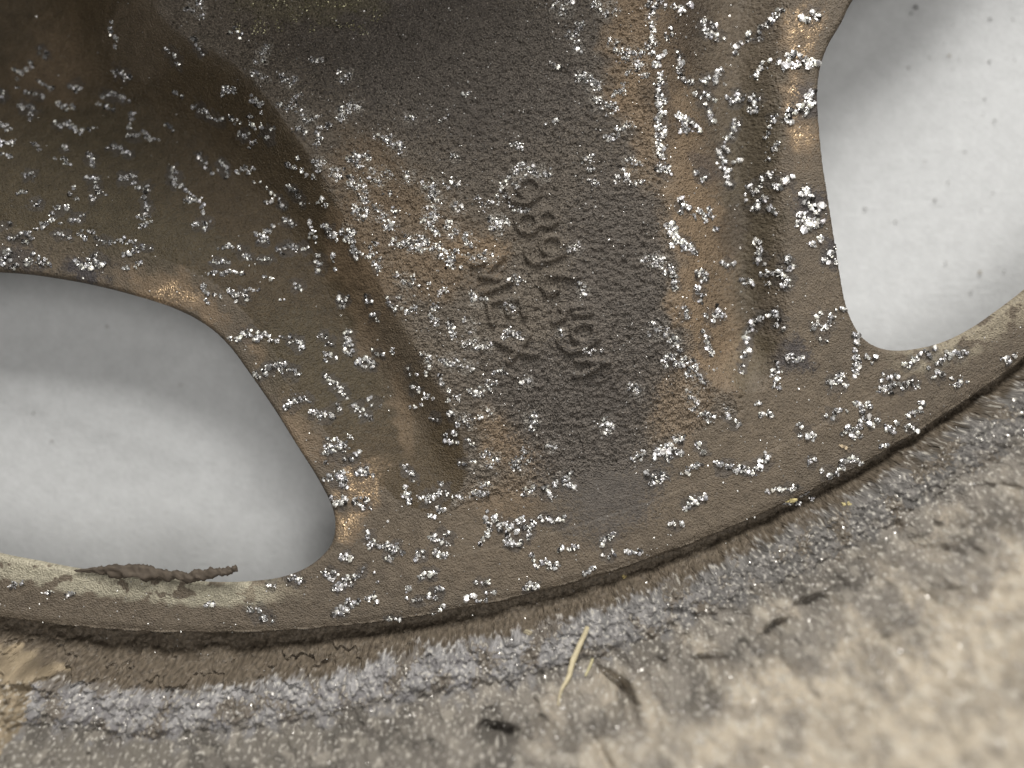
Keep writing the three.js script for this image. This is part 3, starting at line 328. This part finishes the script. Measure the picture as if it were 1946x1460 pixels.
// walls of the openings (undercut) and the outer edge down to the sheet
const FLOOR = -201;
const wall = { a: [], b: [], e: [] };
for (const v of edge.values()) {
  if (!v) continue; const [p, q] = v; if (!(vs[p] < 0 && vs[q] < 0) && !(onBorder(p) && onBorder(q))) continue;
  const win = vs[p] < 0 && vs[q] < 0 && winSdf(vx[p], vy[p]) < 12;
  const key = win ? (vx[p] < 900 ? 'a' : 'b') : 'e'; wall[key].push([p, q]);
}
for (const key of ['a', 'b', 'e']) {
  const P3 = [], U = [];
  for (const [p, q] of wall[key]) {
    const row = (k, dep, inn) => { let gx = 0, gy = 0; const x = vx[k], y = vy[k]; if (inn) { gx = winSdf(x + 1, y) - winSdf(x - 1, y); gy = winSdf(x, y + 1) - winSdf(x, y - 1); const l = Math.hypot(gx, gy) + 1e-6; gx *= inn / l; gy *= inn / l; } return [pos[k * 3] + gx * P, dep === null ? FLOOR * P : pos[k * 3 + 1] - dep * P, pos[k * 3 + 2] + gy * P]; };
    const rows = key === 'e' ? [[0, 0], [null, 0]] : [[0, 0], [10, 3], [30, 14], [66, 34]];
    for (let i = 0; i + 1 < rows.length; i++) { const A = row(p, ...rows[i]), B = row(q, ...rows[i]), C = row(p, ...rows[i + 1]), D = row(q, ...rows[i + 1]); P3.push(...A, ...C, ...B, ...B, ...C, ...D); for (const k of [p, p, q, q, p, q]) U.push(uvs[k * 2], uvs[k * 2 + 1]); }
  }
  const g = new THREE.BufferGeometry(); g.setAttribute('position', new THREE.BufferAttribute(new Float32Array(P3), 3)); g.setAttribute('uv', new THREE.BufferAttribute(new Float32Array(U), 2)); g.computeVertexNormals();
  add(key === 'e' ? 'outer_edge' : 'opening_wall', g, wheelMat, wheel);
}
console.log('relief done', all.length / 3);

// ---------------------------------------------------------------- corrosion crumbs
const protoGrains = [];
for (let i = 0; i < 10; i++) {
  const g = new THREE.IcosahedronGeometry(1, 0), p = g.attributes.position, seen = new Map();
  for (let k = 0; k < p.count; k++) { const key = [p.getX(k), p.getY(k), p.getZ(k)].map((v) => v.toFixed(3)).join(); if (!seen.has(key)) seen.set(key, rr(0.62, 1.25)); const s = seen.get(key); p.setXYZ(k, p.getX(k) * s, p.getY(k) * s, p.getZ(k) * s); }
  protoGrains.push(p.array.slice());
}
class Heap {
  constructor() { this.p = []; this.c = []; }
  grain(x, y, h, r, flat, col) {
    const g = protoGrains[Math.floor(rnd() * protoGrains.length)], a = rnd() * 6.283, ca = Math.cos(a), sa = Math.sin(a), sx = rr(0.75, 1.35), sz = rr(0.7, 1.2), t = rr(-0.6, 0.6);
    for (let i = 0; i < g.length; i += 3) { const u = g[i] * sx, v = g[i + 2] * sz, w = g[i + 1] * flat + t * u * 0.5; this.p.push((x + r * (u * ca - v * sa) - CX) * P, (h + r * w) * P, (y + r * (u * sa + v * ca) - CY) * P); this.c.push(...col); }
  }
  geo() { const g = new THREE.BufferGeometry(); g.setAttribute('position', new THREE.BufferAttribute(new Float32Array(this.p), 3)); g.setAttribute('color', new THREE.BufferAttribute(new Float32Array(this.c), 3)); g.computeVertexNormals(); return g; }
}
const crumbMat = new THREE.MeshPhysicalMaterial({ color: 0xffffff, vertexColors: true, roughness: 0.26, metalness: 0.55, clearcoat: 0.5, clearcoatRoughness: 0.15 });
function tone(dirty) { const q = rnd(); if (q < 0.5 - 0.3 * dirty) { const v = rr(0.7, 0.95); return [v, v * rr(0.95, 1), v * rr(0.86, 1.0)]; } if (q < 0.76) { const v = rr(0.16, 0.48); return [v, v * 0.98, v * rr(0.88, 1.04)]; } const v = rr(0.03, 0.12); return [v, v * 0.92, v * 0.84]; }
function crumb(heap, c) {
  const dirty = c.dirty, z = zone(c.x, c.y).z, pad = z === 0, ca = Math.cos(c.a), sa = Math.sin(c.a), at = (u, v) => [c.x + u * c.l * 0.46 * ca - v * c.w * 0.46 * sa, c.y + u * c.l * 0.46 * sa + v * c.w * 0.46 * ca];
  // a few clumps strung along the length, each of them a knot of grains
  const clumps = [], m = Math.max(2, Math.round(c.l / 7 + rr(-0.5, 1.5))), bend = rr(-0.7, 0.7), ph = rnd() * 9;
  for (let i = 0; i < m; i++) { const u = m === 1 ? 0 : mix(-1, 1, (i + rr(-0.35, 0.35)) / (m - 1)), wide = c.w / c.l; clumps.push([u, bend * (u * u - 0.4) + rr(-0.75, 0.75) * Math.min(1, 0.35 + wide) + 0.3 * Math.sin(u * 4 + ph), rr(0.45, 1.15), rnd()]); }
  const area = c.l * c.w, nAll = Math.max(10, Math.min(110, area / (pad ? 6.5 : 8)));
  if (!pad || dirty > 0.5) for (const [u, v, s] of clumps) for (let i = 0; i < 2; i++) {   // grey crust that the bright grains sit in
    const [x, y] = at(u + rr(-0.12, 0.12), v + rr(-0.3, 0.3)); if (winSdf(x, y) < 5) continue;
    const k = rnd() < 0.65 ? rr(0.035, 0.12) : rr(0.14, 0.32); heap.grain(x, y, heightOf(x, y, true) - 0.3, rr(2.4, 4.6) * s, 0.36, [k, k * 0.94, k * 0.88]);
  }
  for (const [u, v, s, q] of clumps) {
    const n = Math.round(nAll / m * s), R = (pad ? 6 : z === 1 ? 4 : 4.6) * s * Math.sqrt(c.w / 18 + 0.35), light = q < 0.6 ? 0 : 0.5;
    for (let i = 0; i < n; i++) {
      const aa = rnd() * 6.283, rad = R * Math.pow(rnd(), pad ? 0.8 : 0.55) * (rnd() < 0.1 ? 1.9 : 1), [x0, y0] = at(u, v), x = x0 + rad * Math.cos(aa), y = y0 + rad * Math.sin(aa) * 0.9; if (winSdf(x, y) < 3) continue;
      const r = (pad ? rr(0.8, 2.2) : z === 1 ? rr(0.9, 2.5) : rr(1, 3.1)) * (rnd() < 0.16 ? 1.8 : 1) * (c.big || 1), dome = (pad ? 1.2 : 2.6) * s * Math.max(0, 1 - rad * rad / (R * R));
      heap.grain(x, y, heightOf(x, y, true) + r * 0.2 + dome, r, 0.5, tone(Math.min(1, dirty + light)));
    }
  }
}
CRUMBS.forEach((c) => { c.dirty = c.x < 560 && c.y < 560 ? 0.9 : rnd() < 0.25 ? 0.8 : rr(0, 0.3); if (c.x > 1485 && c.x < 1560 && c.y < 430 && c.l > 20) { c.dirty = -0.9; c.big = 1.35; } if (c.x > 1200 && c.x < 1320 && c.y < 480 || c.x > 620 && c.x < 880 && c.y > 330 && c.y < 560) { c.dirty = -0.2; c.l *= 1.12; c.w *= 1.15; } });  // greyer grains on the upper flank; whiter ones by tall opening paint a highlight
const rest = new Heap();
CRUMBS.forEach((c, i) => {
  if (i < 290) { const h = new Heap(); crumb(h, c); if (h.p.length) add('corrosion_deposit', h.geo(), crumbMat, wheel); }
  else crumb(rest, c);
});
// loose glinting grains scattered over the pad, ring and barrel, too many to count
for (let i = 0; i < 10000; i++) {
  const x = rr(-20, 1960), y = rr(-20, 1400), o = zone(x, y); if (winSdf(x, y) < 8) continue;
  const keep = o.z === 0 ? 0.75 : o.z === 5 ? 1 : o.z === 6 ? 0.5 : o.z === 4 ? 0.14 : o.z === 2 ? 0.45 : o.z === 3 ? 0.25 : 0.06; if (rnd() > keep) continue;
  if (o.z === 0 && noise(x * 0.012 + 9, y * 0.012) < rr(-0.5, 0.3)) continue;
  const r = rr(0.7, 1.7) * (rnd() < 0.08 ? 1.7 : 1) * (o.z >= 5 ? 1.6 : 1), v = rr(0.3, 0.85); rest.grain(x, y, heightOf(x, y, true) + r * 0.2, r, 0.7, o.z >= 5 ? [v, v * 0.95, v * 0.88] : [v, v * 0.97, v * 0.92]);
}
for (let i = 0; i < 1300; i++) { const x = rr(450, 730), y = rr(-20, 75); if (noise(x * 0.035, y * 0.04) < rr(-0.15, 0.25) + 0.004 * y - 0.1) continue; const v = rr(0.12, 0.5), r = rr(0.8, 2.1); rest.grain(x, y, heightOf(x, y, true) + r * 0.3, r, 0.7, [v, v * 0.92, v * 0.55]); }
add('fine_corrosion_grains', rest.geo(), crumbMat, wheel).userData.kind = 'stuff';
console.log('crumbs done', CRUMBS.length);

// ---------------------------------------------------------------- white sheet under the wheel
const SY = -0.0202;
const sheetUp = (x, y) => 12 * Math.exp(-Math.pow((x - 130) / 430, 2) - Math.pow((y - 820) / 330, 2));
{
  const n = 220, S = 0.62, g = new THREE.PlaneGeometry(S, S, n, n); g.rotateX(-Math.PI / 2); const p = g.attributes.position;
  const folds = spline([[-200, 700], [200, 840], [430, 915], [640, 940], [800, 930]], 20), fold2 = spline([[150, 760], [320, 620], [420, 540]], 10), fold3 = spline([[300, 1000], [460, 830], [560, 660]], 12);
  for (let k = 0; k < p.count; k++) {
    const x = p.getX(k) / P + CX, y = p.getZ(k) / P + CY; let h = 3 * fbm(x * 0.0022, y * 0.0022, 2);
    const da = polyDist(folds, x, y), db = polyDist(fold2, x, y), dc = polyDist(fold3, x, y); h += 9 * Math.exp(-da * da / 900) + 6 * Math.exp(-db * db / 1600) + 9 * Math.exp(-dc * dc / 5000);
    p.setY(k, (Math.min(h, 9) - 9 + sheetUp(x, y)) * P);
  }
  g.computeVertexNormals();
  const w = 512, cd = new Uint8Array(w * w * 4), bd = new Uint8Array(w * w * 4);
  for (let j = 0; j < w; j++) for (let i = 0; i < w; i++) {
    const a = noise(i * 0.06, j * 0.06), b = noise(i * 0.21, j * 0.2), c = noise(i * 0.5, j * 0.5), v = 190 + 5 * a + 5 * b + 3 * c, k = (j * w + i) * 4;
    cd[k] = v - 1; cd[k + 1] = v; cd[k + 2] = v; cd[k + 3] = 255; const q = 128 + 40 * b + 50 * c; bd[k] = bd[k + 1] = bd[k + 2] = q; bd[k + 3] = 255;
  }
  const ct = dtex(cd, w, w, true), bt = dtex(bd, w, w); for (const t of [ct, bt]) { t.wrapS = t.wrapT = THREE.RepeatWrapping; t.repeat.set(7, 7); }
  const m = add('white_sheet', g, new THREE.MeshStandardMaterial({ map: ct, bumpMap: bt, bumpScale: 0.00025, roughness: 0.7 }), scene);
  m.position.y = SY; m.userData = { kind: 'structure', label: 'white sheet lying under the wheel, seen through its openings', category: 'sheet' };
}
// grit on the sheet, grains in the wide opening stand for faint dents: photo place and size
const gritMat = new THREE.MeshStandardMaterial({ color: 0xffffff, vertexColors: true, roughness: 0.8 });
const onSheet = (px, py) => { const k = 1 - (SY + P * sheetUp(px, py)) / CAM; return [CX + (px - CX) * k, CY + (py - CY) * k]; };
[[1742, 12, 5.5, 0], [1734, 24, 3, 0], [1884, 35, 3.4, 0], [1928, 35, 2.4, 1], [1814, 46, 2, 1], [1806, 104, 4, 2], [1768, 108, 2.4, 1], [1826, 113, 1.8, 1], [1883, 116, 3, 0], [1931, 112, 2.4, 0], [1797, 83, 1.8, 1], [1813, 129, 1.8, 1], [1730, 126, 3.4, 3], [1874, 187, 2.4, 0], [1872, 217, 2.6, 0], [1893, 229, 2.6, 1], [1837, 287, 2.6, 1], [1805, 345, 2.8, 1], [1780, 379, 2.8, 1], [1760, 304, 2.2, 3], [1890, 366, 2.4, 1], [1867, 399, 2, 1], [1912, 514, 2.6, 1], [1865, 517, 4.6, 2], [1800, 498, 3.6, 3], [1848, 552, 3.4, 3], [1704, 420, 3, 3], [1646, 396, 4.5, 3], [201, 620, 5, 3], [61, 786, 4.2, 1], [342, 731, 4.4, 3], [352, 868, 5, 3], [95, 837, 3.6, 3], [282, 748, 2.6, 3], [315, 975, 4.6, 3]].forEach(([px, py, r, c], i) => {
  r *= px < 973 ? 0.8 : 0.82; const [x, y] = onSheet(px, py), h = new Heap(), col = [[0.03, 0.027, 0.024], [0.14, 0.13, 0.12], [0.2, 0.15, 0.07], [0.36, 0.355, 0.345]][c];
  for (let k = 0; k < 3; k++) h.grain(x + rr(-0.4, 0.4) * r, y + rr(-0.4, 0.4) * r, r * 0.3 - 6 + sheetUp(x, y), r * rr(0.6, 0.95), 0.6, col);
  const m = add('grit_grain' + (i ? '_' + String(i).padStart(3, '0') : ''), h.geo(), gritMat, scene); m.position.y = SY;
  m.userData = { label: c === 0 ? i === 0 ? 'largest black grit flake on the white sheet' : 'tiny black grit grain on the white sheet' : c === 2 ? 'tiny brown grit grain on the white sheet' : (c === 1 ? 'tiny dark grey grit grain' : 'tiny pale grey grit grain') + (px < 973 ? ' standing for a faint dent in the sheet inside the wide opening' : ' on the sheet inside the tall opening'), category: 'grit', group: 'grit grains on the white sheet' };
});

// ---------------------------------------------------------------- loose bits: mud strip, straws, flakes
function rope(pts, seg, flat, wob, lift, col, col2) {                     // pts: plan x, y, radius, height
  const cur = new THREE.CatmullRomCurve3(pts.map(([x, y, r, h]) => new THREE.Vector3(x, y, h))), n = 90, P3 = [], C = [], I = [];
  const rad = (t) => { const f = t * (pts.length - 1), i = Math.min(pts.length - 2, Math.floor(f)); return mix(pts[i][2], pts[i + 1][2], f - i); };
  for (let i = 0; i <= n; i++) {
    const t = i / n, c = cur.getPoint(t), tg = cur.getTangent(t), l = Math.hypot(tg.x, tg.y), ex = -tg.y / l, ey = tg.x / l, R = rad(t) * (i === 0 || i === n ? 0.15 : 1);
    for (let k = 0; k < seg; k++) {
      const a = k / seg * 6.2832, w = R * (1 + wob * (noise(t * 23 + k * 0.01, Math.cos(a) * 1.4 + 4) + 0.7 * noise(t * 60, Math.sin(a) * 2 + Math.cos(a))));
      P3.push((c.x + ex * w * Math.cos(a) - CX) * P, (c.z + lift + w * flat * Math.sin(a)) * P, (c.y + ey * w * Math.cos(a) - CY) * P);
      const q = clamp(0.5 + 0.8 * noise(t * 40, a * 2)); C.push(mix(col[0], col2[0], q), mix(col[1], col2[1], q), mix(col[2], col2[2], q));
    }
  }
  for (let i = 0; i < n; i++) for (let k = 0; k < seg; k++) { const a = i * seg + k, b = i * seg + (k + 1) % seg; I.push(a, a + seg, b, b, a + seg, b + seg); }
  const g = new THREE.BufferGeometry(); g.setAttribute('position', new THREE.BufferAttribute(new Float32Array(P3), 3)); g.setAttribute('color', new THREE.BufferAttribute(new Float32Array(C), 3)); g.setIndex(I); g.computeVertexNormals(); return g;
}
const bitMat = new THREE.MeshStandardMaterial({ vertexColors: true, roughness: 0.85, side: THREE.DoubleSide });
const mud = add('mud_strip', rope([[142, 1083, 2, 2], [180, 1083, 5, 3], [212, 1081, 11, 5], [266, 1087, 13, 6], [306, 1090, 9.5, 6], [342, 1093, 8.5, 8], [378, 1093, 9.5, 12], [414, 1086, 8, 16], [439, 1081, 7.5, 19], [458, 1074, 6, 21]], 16, 0.75, 0.6, 3, [0.05, 0.038, 0.027], [0.095, 0.074, 0.054]), bitMat, scene);
mud.userData = { label: 'curled strip of dried brown mud on the pale lip of the opening', category: 'mud' };
const rest3 = (px, py, r, up = 0) => { const [x, y] = spot(px, py); return [x, y, r, heightOf(x, y, true) + r * 0.8 + up]; };
const straw = add('straw_piece', rope([rest3(1116, 1186, 4, 8), rest3(1106, 1212, 4.8, 6), rest3(1088, 1252, 5.2, 7), rest3(1079, 1285, 4.3, 8), rest3(1066, 1308, 2.2, 5), rest3(1060, 1338, 1.4, 3)], 10, 0.8, 0.14, 2, [0.45, 0.385, 0.24], [0.57, 0.5, 0.34]), bitMat, scene);
straw.userData = { label: 'pale yellow straw lying across the crusty bead of the rim', category: 'straw' };
const straw2 = add('straw_piece_001', rope([rest3(1127, 1252, 2.4, 2), rest3(1122, 1266, 2.8, 3), rest3(1112, 1284, 2, 2)], 8, 0.8, 0.2, 1, [0.36, 0.32, 0.18], [0.5, 0.45, 0.28]), bitMat, scene);
straw2.userData = { label: 'short stub of pale straw beside the longer straw', category: 'straw' };
for (const [i, px, py, l, w, a, label, col] of [[0, 1602, 849, 22, 8, 0.35, 'small tan sliver lying on the ring below the tall opening', [0.5, 0.4, 0.27]], [1, 1187, 1099, 13, 8, 1.5, 'small yellow seed-like chip at the foot of the rim barrel', [0.5, 0.4, 0.17]], [2, 1503, 951, 18, 14, 0.2, 'yellow crumb stuck at the seam of the rim', [0.45, 0.38, 0.18]], [3, 1614, 961, 18, 11, 0, 'yellow crumb sitting on the grey crust', [0.42, 0.36, 0.18]], [4, 1001, 1208, 18, 14, 0.4, 'beige crumb above the crusty bead', [0.3, 0.26, 0.18]]]) {
  const [x, y] = spot(px, py), h = new Heap(), z = heightOf(x, y, true);
  for (let k = 0; k < 9; k++) { const u = rr(-0.4, 0.4) * l, v = rr(-0.35, 0.35) * w, s = rr(0.7, 1.15); h.grain(x + u * Math.cos(a) - v * Math.sin(a), y + u * Math.sin(a) + v * Math.cos(a), z + 2, w * 0.34, 0.7, col.map((c) => c * s)); }
  add('dirt_chip' + (i ? '_00' + i : ''), h.geo(), gritMat, scene).userData = { label, category: 'dirt chip' };
}
scene.traverse((o) => { if (o.isMesh) o.castShadow = o.receiveShadow = true; });
renderer.render(scene, camera);
